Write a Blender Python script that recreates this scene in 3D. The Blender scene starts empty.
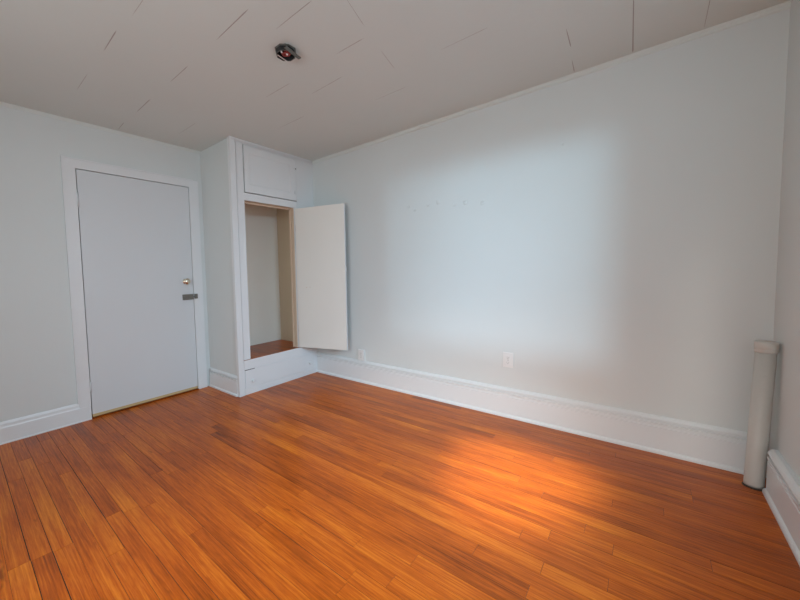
import bpy, bmesh, math, random
from mathutils import Vector, Matrix

random.seed(11)
sc = bpy.context.scene
COL = sc.collection

# ------------------------------------------------------------------ room numbers (metres)
H = 2.426      # ceiling height
W = 3.82       # right wall
YN = -3.95     # wall behind the camera
CX = 0.54      # front face of the built-in closet
CY = -1.089    # side face of the built-in closet

# ------------------------------------------------------------------ camera
cam_d = bpy.data.cameras.new('camera')
cam = bpy.data.objects.new('camera', cam_d)
COL.objects.link(cam)
yaw, pitch, roll = 0.76114, -0.05976, -0.02817
cyw, syw, cp, sp = math.cos(yaw), math.sin(yaw), math.cos(pitch), math.sin(pitch)
fw = Vector((-syw * cp, cyw * cp, sp))
rt = Vector((cyw, syw, 0))
up = rt.cross(fw)
cr, sr = math.cos(roll), math.sin(roll)
R_ = cr * rt + sr * up
U_ = -sr * rt + cr * up
cam.matrix_world = Matrix.Translation((3.33508, -2.94378, 1.15967)) @ Matrix((R_, U_, -fw)).transposed().to_4x4()
cam_d.sensor_width = 36
cam_d.lens = 0.34876 * 1000 / 800 * 36
cam_d.shift_x = 0.1061
cam_d.shift_y = -0.0076
cam_d.clip_start = 0.02
sc.camera = cam

# ------------------------------------------------------------------ world, sun, exposure
world = bpy.data.worlds.new('sky')
sc.world = world
world.use_nodes = True
bg = world.node_tree.nodes['Background']
bg.inputs['Color'].default_value = (0.70, 0.85, 1.0, 1)
bg.inputs['Strength'].default_value = 1.6

def aim(o, d):
    o.rotation_euler = Vector(d).to_track_quat('-Z', 'Y').to_euler()

sun_d = bpy.data.lights.new('sun', 'SUN')
sun = bpy.data.objects.new('sun', sun_d)
COL.objects.link(sun)
sun_d.energy = 0.68
sun_d.angle = math.radians(4)
sun_d.color = (0.50, 0.80, 1.0)
aim(sun, (0.0, 1.0, -0.03))

# daylight coming in through the two windows behind the camera
def area(name, loc, d, sx, sy, energy, color):
    l = bpy.data.lights.new(name, 'AREA')
    l.shape = 'RECTANGLE'; l.size = sx; l.size_y = sy; l.energy = energy; l.color = color
    o = bpy.data.objects.new(name, l); COL.objects.link(o)
    o.location = loc; aim(o, d)
    return o
area('window_daylight', (2.45, YN - 0.35, 1.75), (0, 1, -0.12), 1.7, 1.6, 30, (0.97, 0.98, 0.95))
area('window_daylight', (W + 1.6, -2.55, 2.45), (-1, 0.3, -0.42), 1.4, 1.3, 125, (0.52, 0.77, 1.0))
# the bright part of the sky above the street, falling on the boards through window 1
sk_d = bpy.data.lights.new('bright_sky', 'SUN')
sk = bpy.data.objects.new('bright_sky', sk_d)
COL.objects.link(sk)
sk_d.energy = 2.1
sk_d.angle = math.radians(26)
sk_d.color = (1.0, 0.95, 0.88)
aim(sk, (0.0, 1.0, -0.52))

# added spot lamp outside the window, makes the bright patch on the boards
sp_d = bpy.data.lights.new('added_floor_spot', 'SPOT')
spo = bpy.data.objects.new('added_floor_spot', sp_d)
COL.objects.link(spo)
spo.location = (2.75, YN - 3.0, 3.85)
aim(spo, Vector((2.80, -0.70, 0.0)) - spo.location)
sp_d.energy = 5000
sp_d.spot_size = math.radians(7.5)
sp_d.spot_blend = 1.0
sp_d.shadow_soft_size = 0.1
sp_d.color = (1.0, 0.94, 0.86)

sc.view_settings.view_transform = 'Standard'
sc.view_settings.look = 'None'
sc.view_settings.exposure = 0.17
sc.view_settings.gamma = 1
sc.view_settings.use_curve_mapping = False

# ------------------------------------------------------------------ materials
def newmat(name):
    m = bpy.data.materials.new(name); m.use_nodes = True
    return m, m.node_tree.nodes, m.node_tree.links, m.node_tree.nodes['Principled BSDF']

def paint(name, col, rough=0.5, bump=0.15, scale=18, var=0.03):
    m, N, L, P = newmat(name)
    tc = N.new('ShaderNodeTexCoord')
    n1 = N.new('ShaderNodeTexNoise'); n1.inputs['Scale'].default_value = 1.7; n1.inputs['Detail'].default_value = 4
    L.new(tc.outputs['Object'], n1.inputs['Vector'])
    mx = N.new('ShaderNodeMix'); mx.data_type = 'RGBA'
    mx.inputs[6].default_value = tuple(c * (1 - var) for c in col) + (1,)
    mx.inputs[7].default_value = tuple(min(1, c * (1 + var)) for c in col) + (1,)
    L.new(n1.outputs['Fac'], mx.inputs[0]); L.new(mx.outputs[2], P.inputs['Base Color'])
    n2 = N.new('ShaderNodeTexNoise'); n2.inputs['Scale'].default_value = scale; n2.inputs['Detail'].default_value = 5
    L.new(tc.outputs['Object'], n2.inputs['Vector'])
    b = N.new('ShaderNodeBump'); b.inputs['Strength'].default_value = bump; b.inputs['Distance'].default_value = 0.01
    L.new(n2.outputs['Fac'], b.inputs['Height']); L.new(b.outputs['Normal'], P.inputs['Normal'])
    P.inputs['Roughness'].default_value = rough
    return m

def plain(name, col, rough=0.5, metal=0.0):
    m, N, L, P = newmat(name)
    tc = N.new('ShaderNodeTexCoord')
    n1 = N.new('ShaderNodeTexNoise'); n1.inputs['Scale'].default_value = 60; n1.inputs['Detail'].default_value = 3
    L.new(tc.outputs['Object'], n1.inputs['Vector'])
    mr = N.new('ShaderNodeMapRange')
    mr.inputs['To Min'].default_value = max(0.02, rough - 0.08); mr.inputs['To Max'].default_value = min(1, rough + 0.08)
    L.new(n1.outputs['Fac'], mr.inputs['Value']); L.new(mr.outputs['Result'], P.inputs['Roughness'])
    P.inputs['Base Color'].default_value = (*col, 1)
    P.inputs['Metallic'].default_value = metal
    return m

M = {}
M['wall'] = paint('wall_paint', (0.695, 0.73, 0.715), 0.55, 0.10, 9)
M['ceiling'] = paint('ceiling_paint', (0.69, 0.735, 0.70), 0.8, 0.12, 14)
M['trim'] = paint('trim_paint', (0.78, 0.80, 0.80), 0.34, 0.0, 14, 0.02)
M['door'] = paint('door_paint', (0.70, 0.73, 0.74), 0.38, 0.05, 6, 0.02)
M['cream'] = paint('cream_paint', (0.82, 0.79, 0.72), 0.45, 0.06, 10)
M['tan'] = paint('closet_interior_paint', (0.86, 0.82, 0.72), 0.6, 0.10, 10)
M['tan_side_shade'] = paint('closet_side_tan_shade', (0.68, 0.56, 0.40), 0.6, 0.10, 10)  # tan paint, darkened; shade on the inner sides put into the colour
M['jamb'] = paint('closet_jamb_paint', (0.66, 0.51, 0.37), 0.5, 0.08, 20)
M['pipe'] = paint('pipe_paint', (0.60, 0.57, 0.52), 0.4, 0.25, 30)
M['dark'] = plain('dark_joints_and_gap_shade', (0.03, 0.022, 0.018), 0.9)  # dark board joints; in closet gaps the shade is put into this colour
M['seam'] = plain('ceiling_seam_shadow_gap', (0.42, 0.39, 0.36), 0.9)
M['raw'] = paint('raw_wood_edge', (0.62, 0.45, 0.22), 0.6, 0.1, 30, 0.1)
M['brass'] = plain('brass', (0.80, 0.70, 0.55), 0.25, 1.0)
M['bronze'] = plain('aged_metal', (0.23, 0.22, 0.19), 0.45, 0.6)
M['steel'] = plain('galvanised_steel', (0.17, 0.185, 0.17), 0.55, 0.4)
M['black'] = plain('black_box_inside', (0.015, 0.015, 0.015), 0.8)
M['red'] = plain('red_wire', (0.36, 0.05, 0.04), 0.4)
M['white_plastic'] = plain('white_plastic', (0.80, 0.80, 0.78), 0.3)
M['white_wire'] = plain('white_wire', (0.75, 0.73, 0.70), 0.4)
M['hole_dark'] = plain('dark_floor_hole', (0.05, 0.035, 0.025), 0.9)  # floor hole round the pipe, its shade put into the colour

def wood(name, dark, mid, light, attr=True, rough=0.28):
    m, N, L, P = newmat(name)
    tc = N.new('ShaderNodeTexCoord')
    at = N.new('ShaderNodeAttribute'); at.attribute_name = 'board'
    sep = N.new('ShaderNodeSeparateColor'); L.new(at.outputs['Color'], sep.inputs['Color'])
    # shift the grain from board to board
    cmb = N.new('ShaderNodeCombineXYZ')
    k = N.new('ShaderNodeMath'); k.operation = 'MULTIPLY'; k.inputs[1].default_value = 40
    L.new(sep.outputs[1], k.inputs[0]); L.new(k.outputs[0], cmb.inputs[0]); L.new(k.outputs[0], cmb.inputs[2])
    add = N.new('ShaderNodeVectorMath'); L.new(tc.outputs['Object'], add.inputs[0]); L.new(cmb.outputs[0], add.inputs[1])
    mp = N.new('ShaderNodeMapping'); mp.inputs['Scale'].default_value = (1.4, 60, 20)
    L.new(add.outputs[0], mp.inputs['Vector'])
    g = N.new('ShaderNodeTexNoise'); g.inputs['Scale'].default_value = 2.2; g.inputs['Detail'].default_value = 6; g.inputs['Roughness'].default_value = 0.65
    g.inputs['Distortion'].default_value = 0.6
    L.new(mp.outputs[0], g.inputs['Vector'])
    mp2 = N.new('ShaderNodeMapping'); mp2.inputs['Scale'].default_value = (1.0, 4, 4)
    L.new(add.outputs[0], mp2.inputs['Vector'])
    bl = N.new('ShaderNodeTexNoise'); bl.inputs['Scale'].default_value = 1.6; bl.inputs['Detail'].default_value = 3
    L.new(mp2.outputs[0], bl.inputs['Vector'])
    mp4 = N.new('ShaderNodeMapping'); mp4.inputs['Scale'].default_value = (9, 90, 20)
    L.new(add.outputs[0], mp4.inputs['Vector'])
    fine = N.new('ShaderNodeTexNoise'); fine.inputs['Scale'].default_value = 1.3; fine.inputs['Detail'].default_value = 5; fine.inputs['Roughness'].default_value = 0.7
    L.new(mp4.outputs[0], fine.inputs['Vector'])
    # tone = board*a + grain*b + blotch*c
    def madd(a, s, b=None):
        n = N.new('ShaderNodeMath'); n.operation = 'MULTIPLY_ADD'
        L.new(a, n.inputs[0]); n.inputs[1].default_value = s
        if b is None: n.inputs[2].default_value = 0.0
        else: L.new(b, n.inputs[2])
        return n.outputs[0]
    t = madd(sep.outputs[0], 0.42)
    t = madd(g.outputs['Fac'], 0.95, t)
    t = madd(fine.outputs['Fac'], 0.50, t)
    t = madd(bl.outputs['Fac'], 0.70, t)
    sub = N.new('ShaderNodeMath'); sub.operation = 'SUBTRACT'; L.new(t, sub.inputs[0]); sub.inputs[1].default_value = 0.85
    r = N.new('ShaderNodeValToRGB')
    L.new(sub.outputs[0], r.inputs['Fac'])
    r.color_ramp.elements[0].position = 0.05; r.color_ramp.elements[0].color = (*dark, 1)
    r.color_ramp.elements[1].position = 0.95; r.color_ramp.elements[1].color = (*light, 1)
    e = r.color_ramp.elements.new(0.48); e.color = (*mid, 1)
    # worn spots and small dark knots
    kn = N.new('ShaderNodeTexNoise'); kn.inputs['Scale'].default_value = 9; kn.inputs['Detail'].default_value = 2
    mp3 = N.new('ShaderNodeMapping'); mp3.inputs['Scale'].default_value = (0.9, 3, 3)
    L.new(add.outputs[0], mp3.inputs['Vector']); L.new(mp3.outputs[0], kn.inputs['Vector'])
    kr = N.new('ShaderNodeMapRange'); kr.inputs['From Min'].default_value = 0.70; kr.inputs['From Max'].default_value = 0.80
    kr.inputs['To Max'].default_value = 0.55
    L.new(kn.outputs['Fac'], kr.inputs['Value'])
    mx = N.new('ShaderNodeMix'); mx.data_type = 'RGBA'
    L.new(kr.outputs['Result'], mx.inputs[0]); L.new(r.outputs['Color'], mx.inputs[6])
    mx.inputs[7].default_value = tuple(c * 0.45 for c in dark) + (1,)
    L.new(mx.outputs[2], P.inputs['Base Color'])
    rr = N.new('ShaderNodeMapRange'); rr.inputs['To Min'].default_value = rough - 0.05; rr.inputs['To Max'].default_value = rough + 0.14
    L.new(bl.outputs['Fac'], rr.inputs['Value']); L.new(rr.outputs['Result'], P.inputs['Roughness'])
    b = N.new('ShaderNodeBump'); b.inputs['Strength'].default_value = 0.12; b.inputs['Distance'].default_value = 0.003
    L.new(g.outputs['Fac'], b.inputs['Height']); L.new(b.outputs['Normal'], P.inputs['Normal'])
    P.inputs['Specular IOR Level'].default_value = 0.16
    P.inputs['Coat Weight'].default_value = 0.16; P.inputs['Coat Roughness'].default_value = 0.14
    return m
M['floor'] = wood('varnished_floorboards', (0.12, 0.020, 0.003), (0.50, 0.103, 0.008), (0.84, 0.27, 0.024))

# ------------------------------------------------------------------ mesh helpers
def B(bm, x0, x1, y0, y1, z0, z1, mi=0):
    if x0 > x1: x0, x1 = x1, x0
    if y0 > y1: y0, y1 = y1, y0
    if z0 > z1: z0, z1 = z1, z0
    v = [bm.verts.new(p) for p in ((x0,y0,z0),(x1,y0,z0),(x1,y1,z0),(x0,y1,z0),(x0,y0,z1),(x1,y0,z1),(x1,y1,z1),(x0,y1,z1))]
    fs = [bm.faces.new([v[i] for i in q]) for q in ((3,2,1,0),(4,5,6,7),(0,1,5,4),(1,2,6,5),(2,3,7,6),(3,0,4,7))]
    for f in fs: f.material_index = mi
    return v, fs

def tube(bm, pts, rads, n=16, mi=0, cap=True, smooth=True):
    pts = [Vector(p) for p in pts]
    if not isinstance(rads, (list, tuple)): rads = [rads] * len(pts)
    rings = []
    prev = None
    for i, p in enumerate(pts):
        a = pts[max(0, i - 1)]; b = pts[min(len(pts) - 1, i + 1)]
        d = (b - a)
        if d.length < 1e-7: d = Vector((0, 0, 1))
        d.normalize()
        if prev is None:
            s = d.orthogonal().normalized()
        else:
            s = (prev - d * prev.dot(d)).normalized()
        prev = s
        t = d.cross(s)
        rings.append([bm.verts.new(p + rads[i] * (math.cos(2*math.pi*k/n) * s + math.sin(2*math.pi*k/n) * t)) for k in range(n)])
    for r0, r1 in zip(rings, rings[1:]):
        for k in range(n):
            f = bm.faces.new((r0[k], r0[(k+1) % n], r1[(k+1) % n], r1[k])); f.material_index = mi; f.smooth = smooth
    if cap:
        f = bm.faces.new(list(reversed(rings[0]))); f.material_index = mi
        f = bm.faces.new(rings[-1]); f.material_index = mi

def extrude_profile(bm, prof, a, b, inward, mi=0):
    """prof: (out, z) pairs from the wall; a,b: end points along the wall; inward: unit vector off the wall."""
    a = Vector(a); b = Vector(b); n = Vector(inward)
    ra = [bm.verts.new(a + n * o + Vector((0, 0, z))) for o, z in prof]
    rb = [bm.verts.new(b + n * o + Vector((0, 0, z))) for o, z in prof]
    for i in range(len(prof)):
        j = (i + 1) % len(prof)
        bm.faces.new((ra[i], ra[j], rb[j], rb[i])).material_index = mi
    bm.faces.new(ra); bm.faces.new(rb)
    bmesh.ops.recalc_face_normals(bm, faces=bm.faces)

def bevel(bm, w=0.003, seg=2, sel=None):
    es = [e for e in bm.edges if e.is_manifold and e.calc_face_angle(0) > 0.5 and (sel is None or sel(e))]
    bmesh.ops.bevel(bm, geom=es, offset=w, segments=seg, affect='EDGES', profile=0.5, clamp_overlap=True)

def obj(name, bm, mats, parent=None, origin=None):
    me = bpy.data.meshes.new(name)
    o = bpy.data.objects.new(name, me)
    COL.objects.link(o)
    if not isinstance(mats, (list, tuple)): mats = [mats]
    for m in mats: me.materials.append(m)
    base = Vector((0, 0, 0))
    if parent is not None:
        o.parent = parent
        q = parent
        while q is not None:
            base += Vector(q.location); q = q.parent
    loc = Vector(origin) if origin is not None else (base if parent is not None else Vector((0, 0, 0)))
    o.location = loc - base
    bmesh.ops.translate(bm, verts=bm.verts, vec=-loc)
    bm.to_mesh(me); bm.free()
    return o

def thing(name, label, cat, loc, group=None):
    o = bpy.data.objects.new(name, None); COL.objects.link(o)
    o.empty_display_size = 0.05
    o.location = loc; o['label'] = label; o['category'] = cat
    if group: o['group'] = group
    return o

def struct(name, bm, mats, parent=None, origin=None, label=None):
    o = obj(name, bm, mats, parent, origin)
    if parent is None:
        o['kind'] = 'structure'
        if label: o['label'] = label
    return o
NB = bmesh.new

# ------------------------------------------------------------------ floor: real boards running along the long wall
def build_floor():
    bm = NB()
    col = bm.loops.layers.float_color.new('board')
    def board(x0, x1, y0, y1, tone, rnd):
        g0 = random.choice([0.0007, 0.0011, 0.0017, 0.0026, 0.0042]) * 0.5
        g1 = random.choice([0.0007, 0.0011, 0.0017, 0.0026, 0.0042]) * 0.5
        v, fs = B(bm, x0 + 0.0006, x1 - 0.0006, y0 + g0, y1 - g1, -0.0012, 0.0)
        for f in fs:
            for l in f.loops: l[col] = (tone, rnd, 0, 1)
    wd = 0.0726
    base = -0.819
    known = {0: [3.236], 1: [], 4: [1.9, 3.16], 5: [3.258], 10: [2.844], 9: [0.95], 21: [1.516], 22: [1.48], 23: [1.45], 26: [1.52], 27: [1.51], 28: [1.5], 15: [1.25]}
    tones = {8: .2, 12: .62, 6: .28, 7: .6, 9: .7, 11: .72, 13: .45, 14: .3}
    k = -12
    while True:
        y1 = base - wd * k + wd; y0 = y1 - wd
        if y1 < YN: break
        cy1 = min(y1, 0.0); cy0 = max(y0, YN)
        if cy1 - cy0 > 0.002:
            cuts = sorted(known.get(k, []))
            xs = [0.0]
            x = -random.uniform(0, 1.2)
            while x < W:
                x += random.choice([0.5, 0.8, 1.2, 1.6, 2.2, 2.8]) * random.uniform(0.8, 1.2)
                if 0.12 < x < W - 0.12 and all(abs(x - c) > 0.8 for c in cuts): xs.append(x)
            xs = sorted(set(xs + cuts)) + [W]
            for a, b in zip(xs, xs[1:]):
                tone = min(1, max(0, random.gauss(0.55, 0.11)))
                if random.random() < 0.06: tone = random.uniform(0.12, 0.28)
                board(a, b, cy0, cy1, tone, random.random())
        k += 1
    o = None
    v, fs = B(bm, -0.14, W + 0.1, YN - 0.1, 0.1, -0.06, -0.0012, 1)
    return struct('floor', bm, [M['floor'], M['dark']])
build_floor()

# ------------------------------------------------------------------ ceiling with open tile seams and a hole for the wiring box
BXC, BYC = 1.822, -1.542
def build_ceiling():
    bm = NB()
    h = 0.043
    T = H + 0.09
    B(bm, -0.12, BXC - h, YN - 0.1, 0.1, H, T)
    B(bm, BXC + h, W + 0.1, YN - 0.1, 0.1, H, T)
    B(bm, BXC - h, BXC + h, YN - 0.1, BYC - h, H, T)
    B(bm, BXC - h, BXC + h, BYC + h, 0.1, H, T)
    segs = [((1.631,-1.868),(1.93,-1.875),3), ((1.916,-1.692),(2.18,-1.696),2), ((1.118,-2.266),(1.344,-2.270),3),
            ((1.06,-1.867),(1.304,-1.867),2.4), ((0.483,-1.869),(0.75,-1.872),3), ((0.033,-1.864),(0.227,-1.876),2),
            ((1.999,-1.308),(2.194,-1.305),2.2), ((1.588,-1.088),(1.879,-1.1),1.6), ((1.333,-1.294),(1.586,-1.293),1.6),
            ((2.995,-0.589),(2.988,-0.37),2.6), ((3.262,-0.62),(3.246,-0.03),3), ((2.973,-0.22),(2.963,-0.03),2),
            ((3.532,-0.03),(3.529,-0.33),1.2), ((2.3,-1.6),(2.25,-1.38),1), ((2.2,-1.15),(2.16,-0.93),1.0),
            ((1.5,-2.25),(1.7,-2.25),1), ((0.55,-2.27),(0.8,-2.27),1.2), ((2.25,-2.25),(2.6,-2.25),2), ((1.0,-0.88),(1.3,-0.88),1),
            ((2.7,-1.3),(2.95,-1.3),1.2), ((0.3,-1.45),(0.6,-1.45),1), ((1.85,-0.68),(2.1,-0.68),1), ((2.45,-0.9),(2.7,-0.9),1.2)]
    for (x0, y0), (x1, y1), w in segs:
        a = Vector((x0, y0, 0)); b = Vector((x1, y1, 0)); d = (b - a).normalized(); n = Vector((-d.y, d.x, 0))
        ww = w * 0.001
        outline = [a, a + d * 0.05 - n * ww * .7, b - d * 0.03 - n * ww, b, b - d * 0.03 + n * ww, a + d * 0.05 + n * ww * .7]
        lo = [bm.verts.new((p.x, p.y, H - 0.0006)) for p in outline]
        hi = [bm.verts.new((p.x, p.y, H + 0.002)) for p in outline]
        f = bm.faces.new(lo); f.material_index = 1
        for i in range(6):
            f = bm.faces.new((lo[i], lo[(i+1) % 6], hi[(i+1) % 6], hi[i])); f.material_index = 1
        f = bm.faces.new(hi); f.material_index = 1
    bmesh.ops.recalc_face_normals(bm, faces=bm.faces)
    return struct('ceiling', bm, [M['ceiling'], M['seam']])
build_ceiling()

# ------------------------------------------------------------------ walls
DY0, DY1, DZ = -2.190, -1.234, 2.050     # entry door opening
bm = NB()
B(bm, -0.12, 0, YN - 0.1, DY0, 0, H)
B(bm, -0.12, 0, DY1, 0.1, 0, H)
B(bm, -0.12, 0, DY0, DY1, DZ, H)
B(bm, -0.12, -0.07, DY0, DY1, 0, DZ)
struct('wall_left', bm, M['wall'])
bm = NB(); B(bm, 0.0, W, 0, 0.1, 0, H)
for x_, z_, r_ in ((1.74, 1.735, .016), (1.80, 1.70, .012), (1.93, 1.725, .013), (2.02, 1.735, .017), (2.16, 1.69, .014), (2.25, 1.70, .017), (2.38, 1.675, .016), (2.9, 1.99, .010)):
    tube(bm, [(x_, 0.0, z_), (x_, -0.0012, z_), (x_, -0.002, z_)], [r_, r_ * 0.8, r_ * 0.4], 14)      # lumps of filler under the paint
struct('wall_back', bm, M['wall'])
WY0, WY1, WZ0, WZ1 = -2.45, -1.15, 0.62, 2.12
bm = NB(); B(bm, W, W + 0.1, YN - 0.1, WY0, 0, H); B(bm, W, W + 0.1, WY1, 0.1, 0, H)
B(bm, W, W + 0.1, WY0, WY1, 0, WZ0); B(bm, W, W + 0.1, WY0, WY1, WZ1, H)
struct('wall_right', bm, M['wall'])
bm = NB()
B(bm, W + .04, W + .08, WY0, WY0 + .035, WZ0, WZ1); B(bm, W + .04, W + .08, WY1 - .035, WY1, WZ0, WZ1)
B(bm, W + .04, W + .08, WY0 + .035, WY1 - .035, WZ0, WZ0 + .035); B(bm, W + .04, W + .08, WY0 + .035, WY1 - .035, WZ1 - .035, WZ1)
struct('window_2', bm, M['trim'])
# unseen block added outside to soften the left edge of the sun patch
bm = NB(); B(bm, -6.0, 1.75, -17.5, -17.0, -3.0, 6.0)
struct('added_sun_block', bm, M['wall'])
WINS = [(1.55, 3.185, 0.60, 2.16)]
bm = NB()
Y0, Y1 = YN - 0.1, YN
B(bm, 0, WINS[0][0], Y0, Y1, 0, H); B(bm, WINS[0][1], W, Y0, Y1, 0, H)
for x0, x1, z0, z1 in WINS:
    B(bm, x0, x1, Y0, Y1, 0, z0); B(bm, x0, x1, Y0, Y1, z1, H)
struct('wall_front', bm, M['wall'])
for i, (x0, x1, z0, z1) in enumerate(WINS):
    bm = NB()
    f = 0.035
    B(bm, x0, x0 + f, Y0 + .02, Y0 + .06, z0, z1); B(bm, x1 - f, x1, Y0 + .02, Y0 + .06, z0, z1)
    B(bm, x0 + f, x1 - f, Y0 + .02, Y0 + .06, z0, z0 + f); B(bm, x0 + f, x1 - f, Y0 + .02, Y0 + .06, z1 - f, z1)
    struct('window_%d' % (i + 1), bm, M['trim'])

# ------------------------------------------------------------------ baseboards and ceiling trim
PROF = [(0, 0), (0.030, 0), (0.030, 0.012), (0.026, 0.020), (0.019, 0.025), (0.019, 0.163), (0.013, 0.166), (0.013, 0.175),
        (0.021, 0.178), (0.021, 0.189), (0.006, 0.1895), (0.006, 0.2035), (0.020, 0.204), (0.020, 0.211), (0.012, 0.224), (0.003, 0.230), (0, 0.230)]
bm = NB(); extrude_profile(bm, PROF, (CX + 0.009, 0, 0), (W - 0.030, 0, 0), (0, -1, 0))
struct('baseboard_back', bm, M['trim'])
bm = NB(); extrude_profile(bm, [(0, 0)] + [(o + 0.013, z) for o, z in PROF] + [(0, 0.230)], (W, -0.196, 0), (W, YN, 0), (-1, 0, 0))
struct('baseboard_right', bm, M['trim'])
PL = [(0, 0), (0.022, 0), (0.022, 0.006), (0.017, 0.012), (0.016, 0.112), (0.012, 0.122), (0.010, 0.140), (0.004, 0.156), (0, 0.156)]
bm = NB(); extrude_profile(bm, PL, (0, YN, 0), (0, DY0 + 0.0, 0), (1, 0, 0))
struct('baseboard_left', bm, M['trim'])
CR = [(0, H - 0.030), (0.003, H - 0.030), (0.008, H - 0.024), (0.009, H - 0.012), (0.015, H - 0.005), (0.017, H), (0, H)]
bm = NB(); extrude_profile(bm, CR, (CX + 0.008, 0, 0), (W, 0, 0), (0, -1, 0))
struct('trim_1', bm, M['ceiling'])
CR2 = [(0, H - 0.022), (0.004, H - 0.022), (0.008, H - 0.012), (0.013, H - 0.004), (0.014, H), (0, H)]
bm = NB(); extrude_profile(bm, CR2, (0, YN, 0), (0, CY, 0), (1, 0, 0))
struct('trim_2', bm, M['ceiling'])

# ------------------------------------------------------------------ entry door, its casing and threshold
bm = NB()
B(bm, 0, 0.015, DY0 - 0.080, DY0 + 0.002, 0.110, DZ + 0.068)
B(bm, 0, 0.015, DY1 - 0.002, DY1 + 0.098, 0.0, DZ + 0.068)
B(bm, 0, 0.015, DY0 + 0.002, DY1 - 0.002, DZ - 0.002, DZ + 0.068)
bevel(bm, 0.004, 2)
B(bm, 0, 0.021, DY0 - 0.090, DY0 - 0.079, 0.150, DZ + 0.078)      # outer bead
B(bm, 0, 0.019, DY0 - 0.079, DY1 + 0.045, DZ + 0.067, DZ + 0.076)
struct('trim_3', bm, M['trim'])
bm = NB(); B(bm, -0.069, 0.022, DY0 + 0.001, DY1 - 0.001, 0.0005, 0.007)
bevel(bm, 0.002, 1)
struct('trim_4', bm, M['floor'])

bm = NB()
B(bm, -0.028, 0.008, DY0 + 0.009, DY1 - 0.006, 0.036, DZ - 0.007)
bevel(bm, 0.002, 2)
door = struct('door_1', bm, M['door'], origin=(-0.01, DY0 + 0.009, 0.036))
bm = NB(); B(bm, -0.027, 0.009, DY0 + 0.010, DY1 - 0.008, 0.013, 0.0355); obj('bottom_rail', bm, M['raw'], door)['label'] = 'bare yellow wood strip under the door'
for z0, z1 in ((1.744, 1.856), (0.222, 0.312)):
    bm = NB()
    tube(bm, [(0.014, DY0 + 0.006, z0), (0.014, DY0 + 0.006, z1)], 0.0065, 12)
    for q in (0.33, 0.66):
        zq = z0 + (z1 - z0) * q
        tube(bm, [(0.014, DY0 + 0.006, zq - 0.0015), (0.014, DY0 + 0.006, zq + 0.0015)], 0.0078, 12)
    B(bm, 0.008, 0.011, DY0 + 0.008, DY0 + 0.030, z0, z1)
    obj('hinge', bm, M['door'], door)
# knob
bm = NB()
kx, ky, kz = 0.008, -1.318, 1.112
prof = [(0.0, 0.026), (0.004, 0.026), (0.007, 0.022), (0.009, 0.012), (0.028, 0.010), (0.031, 0.018), (0.036, 0.027), (0.045, 0.031), (0.055, 0.028), (0.062, 0.018), (0.064, 0.005)]
tube(bm, [(kx + a, ky, kz) for a, r in prof], [r for a, r in prof], 24)
obj('door_knob', bm, M['brass'], door)['label'] = 'round brass door knob'
# rim bolt
bm = NB()
B(bm, 0.008, 0.022, -1.354, -1.243, 0.929, 0.984)
bevel(bm, 0.003, 2)
tube(bm, [(0.022, -1.33, 0.956), (0.028, -1.33, 0.956)], 0.006, 12)
tube(bm, [(0.019, -1.30, 0.956), (0.019, -1.238, 0.956)], 0.005, 10)
obj('slide_bolt', bm, M['bronze'], door)['label'] = 'dark metal slide bolt'
bm = NB()
B(bm, 0.015, 0.031, -1.233, -1.204, 0.936, 0.984)
bevel(bm, 0.003, 2)
strike = obj('bolt_keeper', bm, M['bronze'])
strike['label'] = 'small dark metal bolt keeper on the white door casing beside the slide bolt'
strike['category'] = 'bolt keeper'

# ------------------------------------------------------------------ built-in closet in the corner
clo = thing('built_in_closet', 'white built-in corner closet with open cream door and small cabinet above', 'closet', (0.27, -0.54, 0))
OY0, OY1, OZ0, OZ1 = -0.954, -0.296, 0.338, 1.873
bm = NB()
B(bm, 0.001, 0.520, CY, CY + 0.018, 0.0, H - 0.0005)
obj('side_panel', bm, M['wall'], clo)
bm = NB(); extrude_profile(bm, [(o * 0.9, z * 0.85) for o, z in PROF], (0.017, CY, 0), (0.521, CY, 0), (0, -1, 0))
obj('baseboard', bm, M['trim'], clo)
bm = NB()
B(bm, 0.5215, 0.556, CY - 0.014, -1.0425, 0.001, H - 0.001)
bevel(bm, 0.007, 3)
obj('corner_post', bm, M['trim'], clo)
bm = NB()
XB, XF = 0.5215, 0.545
B(bm, XB, XF, -1.0325, OY0, OZ0 + 0.002, H - 0.001)          # left stile
B(bm, XB, XF, OY0, OY1 + 0.03, OZ1, 1.942)                   # header
B(bm, XB, XF, OY0, -0.262, 2.394, H - 0.001)                 # top rail
B(bm, XB, XF - 0.001, OY1 , -0.001, OZ0 + 0.002, OZ1)         # right side
B(bm, XB, XF - 0.001, -0.262, -0.001, OZ1, H - 0.001)
bevel(bm, 0.0012, 1)
B(bm, 0.505, XB - 0.001, -1.07, OY0 - 0.02, OZ0, H - 0.001, 1)  # dark backing, paints the shade inside the groove by the post
obj('face_frame', bm, [M['trim'], M['dark']], clo)
bm = NB()
B(bm, 0.557, 0.562, CY - 0.016, -0.0305, H - 0.02, H - 0.001)
bevel(bm, 0.002, 1)
obj('top_moulding', bm, M['trim'], clo)
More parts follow.
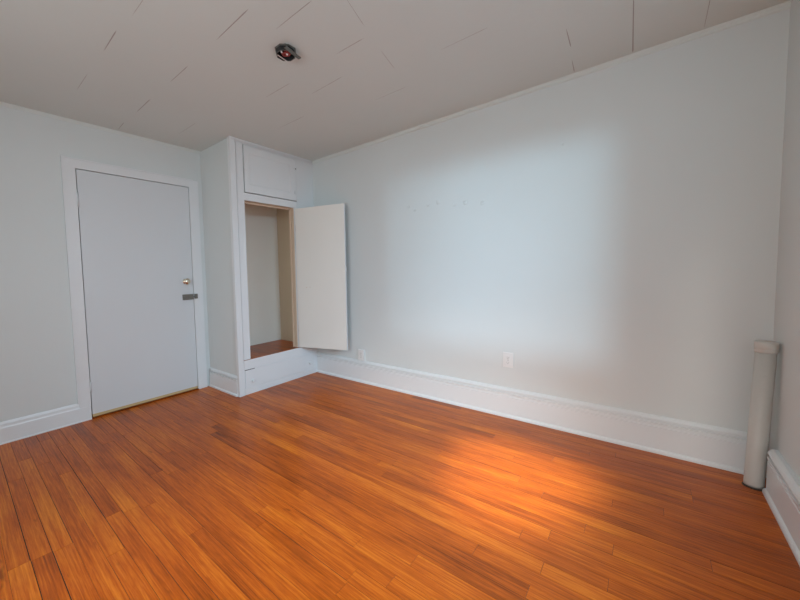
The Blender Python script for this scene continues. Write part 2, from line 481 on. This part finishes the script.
# interior
bm = NB()
B(bm, 0.001, 0.012, -1.05, -0.075, OZ0, 1.97)                # back
B(bm, 0.001, 0.500, -1.065, -0.075, 1.97, 1.985)             # inner ceiling
obj('back_panel', bm, M['tan'], clo)['label'] = 'pale cream back of the closet'
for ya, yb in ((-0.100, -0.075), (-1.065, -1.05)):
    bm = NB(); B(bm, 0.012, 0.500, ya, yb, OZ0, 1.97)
    obj('inner_side', bm, M['tan_side_shade'], clo)['label'] = 'tan inner side of the closet with shade in its colour'
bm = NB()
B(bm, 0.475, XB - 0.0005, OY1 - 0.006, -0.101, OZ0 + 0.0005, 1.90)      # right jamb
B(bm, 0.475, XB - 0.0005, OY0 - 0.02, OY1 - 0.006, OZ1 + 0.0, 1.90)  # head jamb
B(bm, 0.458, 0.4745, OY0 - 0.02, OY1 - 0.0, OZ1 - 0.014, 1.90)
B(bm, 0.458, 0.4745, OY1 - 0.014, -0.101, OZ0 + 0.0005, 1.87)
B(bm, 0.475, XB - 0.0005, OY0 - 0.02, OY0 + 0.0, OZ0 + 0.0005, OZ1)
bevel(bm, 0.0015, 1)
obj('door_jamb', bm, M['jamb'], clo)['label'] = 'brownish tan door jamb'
# closet floor boards
bm = NB(); col = bm.loops.layers.float_color.new('board')
y = -1.049
while y < -0.101:
    y2 = min(y + 0.0726, -0.101)
    v, fs = B(bm, 0.013, 0.5465, y + 0.0005, y2 - 0.0005, 0.318, 0.3375)
    t_, r_ = random.gauss(0.42, 0.1), random.random()
    for f in fs:
        for l in f.loops: l[col] = (t_, r_, 0, 1)
    y = y2
obj('closet_floor', bm, M['floor'], clo)['label'] = 'orange brown wooden closet floor'
# base with a drawer front
bm = NB()
B(bm, 0.5215, 0.5475, -1.0370, -0.0015, 0.001, 0.3365)
B(bm, 0.5470, 0.553, -1.0370, -0.031, 0.001, 0.050)
B(bm, 0.5470, 0.5520, -1.0370, -0.050, 0.050, 0.056, 0)
B(bm, 0.5465, 0.5520, -1.0370, -0.031, 0.2445, 0.3365)
bevel(bm, 0.0015, 1)
base = obj('closet_base', bm, M['trim'], clo)
bm = NB()
B(bm, 0.5478, 0.5530, -1.028, -0.045, 0.058, 0.2400)
bevel(bm, 0.002, 2)
dr = obj('drawer_front', bm, M['trim'], clo)
for ky_, kz_ in ((-0.950, 0.126), (-0.150, 0.134)):
    bm = NB()
    pr = [(0, .009), (.010, .008), (.014, .013), (.020, .016), (.026, .013), (.028, .004)]
    tube(bm, [(0.553 + a, ky_, kz_) for a, r in pr], [r for a, r in pr], 18)
    obj('knob', bm, M['trim'], dr)
bm = NB()
B(bm, 0.5485, 0.5545, -1.030, -0.915, 0.2395, 0.2445)  # solid dark strip, shade of the gap painted in
obj('drawer_gap_shade', bm, M['dark'], clo)['label'] = 'short dark strip for the shade in the gap above the drawer front'
# small cabinet door above
CY0, CY1, CZ0, CZ1 = -0.944, -0.270, 1.950, 2.390
bm = NB()
fx = 0.5505
a0, a1, b0, b1 = -0.885, -0.352, 2.022, 2.325
B(bm, XB, fx, CY0, a0, CZ0, CZ1); B(bm, XB, fx, a1, CY1, CZ0, CZ1)
B(bm, XB, fx, a0, a1, CZ0, b0); B(bm, XB, fx, a0, a1, b1, CZ1)
B(bm, XB, fx - 0.006, a0, a1, b0, b1)
# bevelled lip round the panel
m_ = 0.012
for q in (((a0, b0), (a1, b0), (a1 - m_, b0 + m_), (a0 + m_, b0 + m_)), ((a1, b0), (a1, b1), (a1 - m_, b1 - m_), (a1 - m_, b0 + m_)),
          ((a1, b1), (a0, b1), (a0 + m_, b1 - m_), (a1 - m_, b1 - m_)), ((a0, b1), (a0, b0), (a0 + m_, b0 + m_), (a0 + m_, b1 - m_))):
    vs = [bm.verts.new((fx - (0.001 if i < 2 else 0.0058), yy, zz)) for i, (yy, zz) in enumerate(q)]
    bm.faces.new(vs)
cab = obj('cabinet_door', bm, M['trim'], clo)
bm = NB()
B(bm, XB - 0.012, XB - 0.002, OY0 + 0.001, -0.262, 1.9425, 2.393)  # dark sheet behind the door, paints the shade in its gaps
obj('cabinet_gap_shade', bm, M['dark'], clo)
for zz in (2.172,):
    bm = NB()
    tube(bm, [(fx + 0.003, CY0 - 0.003, zz - 0.022), (fx + 0.003, CY0 - 0.003, zz + 0.022)], 0.005, 10)
    B(bm, fx, fx + 0.002, CY0, CY0 + 0.03, zz - 0.02, zz + 0.02)
    obj('hinge', bm, M['trim'], cab)
for zz in (2.288, 2.035):
    bm = NB()
    B(bm, fx, fx + 0.006, CY1 - 0.034, CY1 - 0.004, zz - 0.014, zz + 0.014); bevel(bm, 0.002, 1)
    tube(bm, [(fx + 0.006, CY1 - 0.012, zz), (fx + 0.014, CY1 - 0.012, zz)], 0.006, 12, 1 if zz > 2.2 else 0)
    obj('latch', bm, [M['trim'], M['bronze']], cab)

# open closet door (a flat slab swung out to the right, almost against the long wall)
hp = Vector((0.549, OY1 - 0.004, 0))
fp = Vector((1.080, -0.118, 0))
dd = (fp - hp); wdt = dd.length; ang = math.atan2(dd.y, dd.x)
bm = NB()
TH = 0.022
B(bm, 0.001, wdt, 0.0, TH, 0.345, 1.862)
bevel(bm, 0.002, 2)
for f in bm.faces: f.material_index = 0
def place(bm):
    bmesh.ops.rotate(bm, verts=bm.verts, cent=(0, 0, 0), matrix=Matrix.Rotation(ang, 3, 'Z'))
    bmesh.ops.translate(bm, verts=bm.verts, vec=hp)
place(bm)
cd = obj('closet_door', bm, M['cream'], clo, origin=(hp.x, hp.y, 0.345))
cd['label'] = 'cream painted slab door standing open'
bm = NB(); B(bm, wdt + 0.0002, wdt + 0.004, 0.0005, TH - 0.0005, 0.346, 1.861); place(bm)
obj('edge_strip', bm, M['trim'], cd)['label'] = 'bright white free edge of the door'
for zz in (0.55, 1.65):
    bm = NB()
    tube(bm, [(0.0, TH * 0.4, zz - 0.035), (0.0, TH * 0.4, zz + 0.035)], 0.005, 10)
    B(bm, 0.0, 0.012, TH * 0.4 - 0.001, TH * 0.4 + 0.001, zz - 0.035, zz + 0.035); place(bm)
    obj('hinge', bm, M['jamb'], cd)
bm = NB()
B(bm, wdt + 0.004, wdt + 0.010, 0.005, TH - 0.004, 1.165, 1.215); bevel(bm, 0.002, 1)
tube(bm, [(wdt - 0.03, TH, 1.19), (wdt - 0.03, TH + 0.02, 1.19)], 0.011, 14)
place(bm)
obj('latch', bm, M['trim'], cd)
for u, zz in ((0.115, 1.005), (0.155, 1.008)):
    bm = NB()
    tube(bm, [(u, 0.0, zz), (u, -0.0012, zz)], 0.004, 10)
    place(bm)
    obj('screw_hole', bm, M['jamb'], cd)

# ------------------------------------------------------------------ wall outlets
def make_outlet(x, z, depth, label):
    t = thing('wall_outlet', label, 'electrical outlet', (x, 0, z), 'electrical outlets low on the long wall')
    bm = NB()
    B(bm, x - 0.035, x + 0.035, -depth, -0.0005, z - 0.0575, z + 0.0575)
    bevel(bm, 0.003, 2)
    obj('cover_plate', bm, M['white_plastic'], t)
    for s in (-1, 1):
        bm = NB()
        zc = z + s * 0.0195
        pts = []
        for k in range(20):
            a = 2 * math.pi * k / 20
            pts.append((x + max(-0.0165, min(0.0165, 0.0185 * math.cos(a))), max(-0.0140, min(0.0140, 0.0185 * math.sin(a))) + zc))
        lo = [bm.verts.new((px, -depth, pz)) for px, pz in pts]; hi = [bm.verts.new((px, -depth - 0.002, pz)) for px, pz in pts]
        bm.faces.new(hi)
        for k in range(20): bm.faces.new((lo[k], lo[(k+1) % 20], hi[(k+1) % 20], hi[k]))
        bmesh.ops.recalc_face_normals(bm, faces=bm.faces)
        sk = obj('socket', bm, M['white_plastic'], t)
        bm = NB()
        B(bm, x - 0.0075, x - 0.0055, -depth - 0.0026, -depth - 0.002, zc - 0.001, zc + 0.007)
        B(bm, x + 0.0055, x + 0.0075, -depth - 0.0026, -depth - 0.002, zc - 0.001, zc + 0.006)
        tube(bm, [(x, -depth - 0.002, zc - 0.008), (x, -depth - 0.0026, zc - 0.008)], 0.0026, 10)
        obj('slot', bm, M['bronze'], sk)
    bm = NB(); tube(bm, [(x, -depth, z), (x, -depth - 0.0015, z)], 0.003, 10)
    obj('screw', bm, M['steel'], t)
    return t
make_outlet(2.572, 0.448, 0.008, 'white double electrical outlet near the middle of the long wall')
make_outlet(1.186, 0.290, 0.020, 'white electrical outlet just above the baseboard beside the closet door')

# ------------------------------------------------------------------ riser pipe in the right-hand corner
pb = Vector((3.756, -0.152, 0.0)); pt_ = Vector((3.776, -0.150, 0.756))
pipe = thing('riser_pipe', 'white painted vertical pipe stub standing in the right-hand corner', 'pipe', pb)
def pl(z): return pb.lerp(pt_, z / 0.756)
bm = NB()
tube(bm, [pl(0.006), pl(0.02), pl(0.70)], [0.0345, 0.0345, 0.0355], 32)
obj('pipe_body', bm, M['pipe'], pipe)
bm = NB()
tube(bm, [pl(0.700), pl(0.703), pl(0.716), pl(0.719), pl(0.720), pl(0.727), pl(0.730), pl(0.750), pl(0.756)],
     [0.0362, 0.0385, 0.0385, 0.0370, 0.0370, 0.0400, 0.0400, 0.0395, 0.036], 32)
obj('collar', bm, M['pipe'], pipe)
bm = NB()
tube(bm, [(pb.x + 0.002, pb.y - 0.002, 0.0003), (pb.x + 0.002, pb.y - 0.002, 0.0028), (pb.x + 0.002, pb.y - 0.002, 0.005)], [0.042, 0.041, 0.038], 20)  # thin dark disc in place of the shaded floor hole
obj('floor_hole_ring', bm, M['hole_dark'], pipe)['label'] = 'dark ring for the shaded hole where the pipe enters the floor'

# ------------------------------------------------------------------ open wiring box in the ceiling
jb = thing('ceiling_junction_box', 'open dark metal wiring box with red wires in the ceiling', 'junction box', (BXC, BYC, H))
bm = NB()
def octo(r, z, rot=math.pi / 8, sx=0.95, sy=1.12):
    return [bm.verts.new((BXC + sx * r * math.cos(rot + k * math.pi / 4), BYC + sy * r * math.sin(rot + k * math.pi / 4), z)) for k in range(8)]
ring = [octo(0.0605, H - 0.0006), octo(0.0605, H - 0.004), octo(0.054, H - 0.006), octo(0.054, H - 0.030), octo(0.049, H - 0.030), octo(0.0405, H + 0.055)]
for r0, r1 in zip(ring, ring[1:]):
    for k in range(8):
        bm.faces.new((r0[k], r0[(k+1) % 8], r1[(k+1) % 8], r1[k]))
bm.faces.new(ring[-1])
bmesh.ops.recalc_face_normals(bm, faces=bm.faces)
for i, f in enumerate(bm.faces): f.material_index = 1 if i >= 16 and not (24 <= i < 32) else 0
obj('box_shell', bm, [M['steel'], M['black']], jb)
bm = NB()
B(bm, BXC + 0.040, BXC + 0.060, BYC - 0.062, BYC + 0.066, H - 0.0345, H - 0.0305)
bevel(bm, 0.001, 1)
bmesh.ops.rotate(bm, verts=bm.verts, cent=(BXC, BYC, H), matrix=Matrix.Rotation(0.15, 3, 'Z'))
obj('mounting_strap', bm, M['steel'], jb)
bm = NB()
B(bm, BXC - 0.030, BXC - 0.025, BYC - 0.038, BYC + 0.040, H - 0.034, H - 0.0312)
bmesh.ops.rotate(bm, verts=bm.verts, cent=(BXC, BYC, H), matrix=Matrix.Rotation(0.1, 3, 'Z'))
obj('strap_edge', bm, M['white_wire'], jb)
for i in range(4):
    bm = NB()
    a = i * 1.7; c = Vector((BXC + 0.004, BYC + 0.0, H - 0.014))
    pts = [c + Vector((0.028 * math.cos(a + s * 0.55) * (1 - s * 0.09), 0.028 * math.sin(a + s * 0.55) * (1 - s * 0.09), -0.014 * math.sin(s * 0.45) + 0.006 - i * 0.002)) for s in range(8)]
    tube(bm, pts, 0.0042, 8)
    obj('red_wire', bm, M['red'], jb)
for px, py in ((0.004, -0.040), (0.010, -0.004)):
    bm = NB()
    q = Vector((BXC + px, BYC + py, H - 0.018))
    tube(bm, [q + Vector((0, 0, 0.01)), q, q + Vector((0.004, 0.003, -0.012)), q + Vector((0.005, 0.004, -0.016))], [0.003, 0.0045, 0.0055, 0.002], 12)
    obj('wire_connector', bm, M['white_wire'], jb)['label'] = 'pale wire connector'
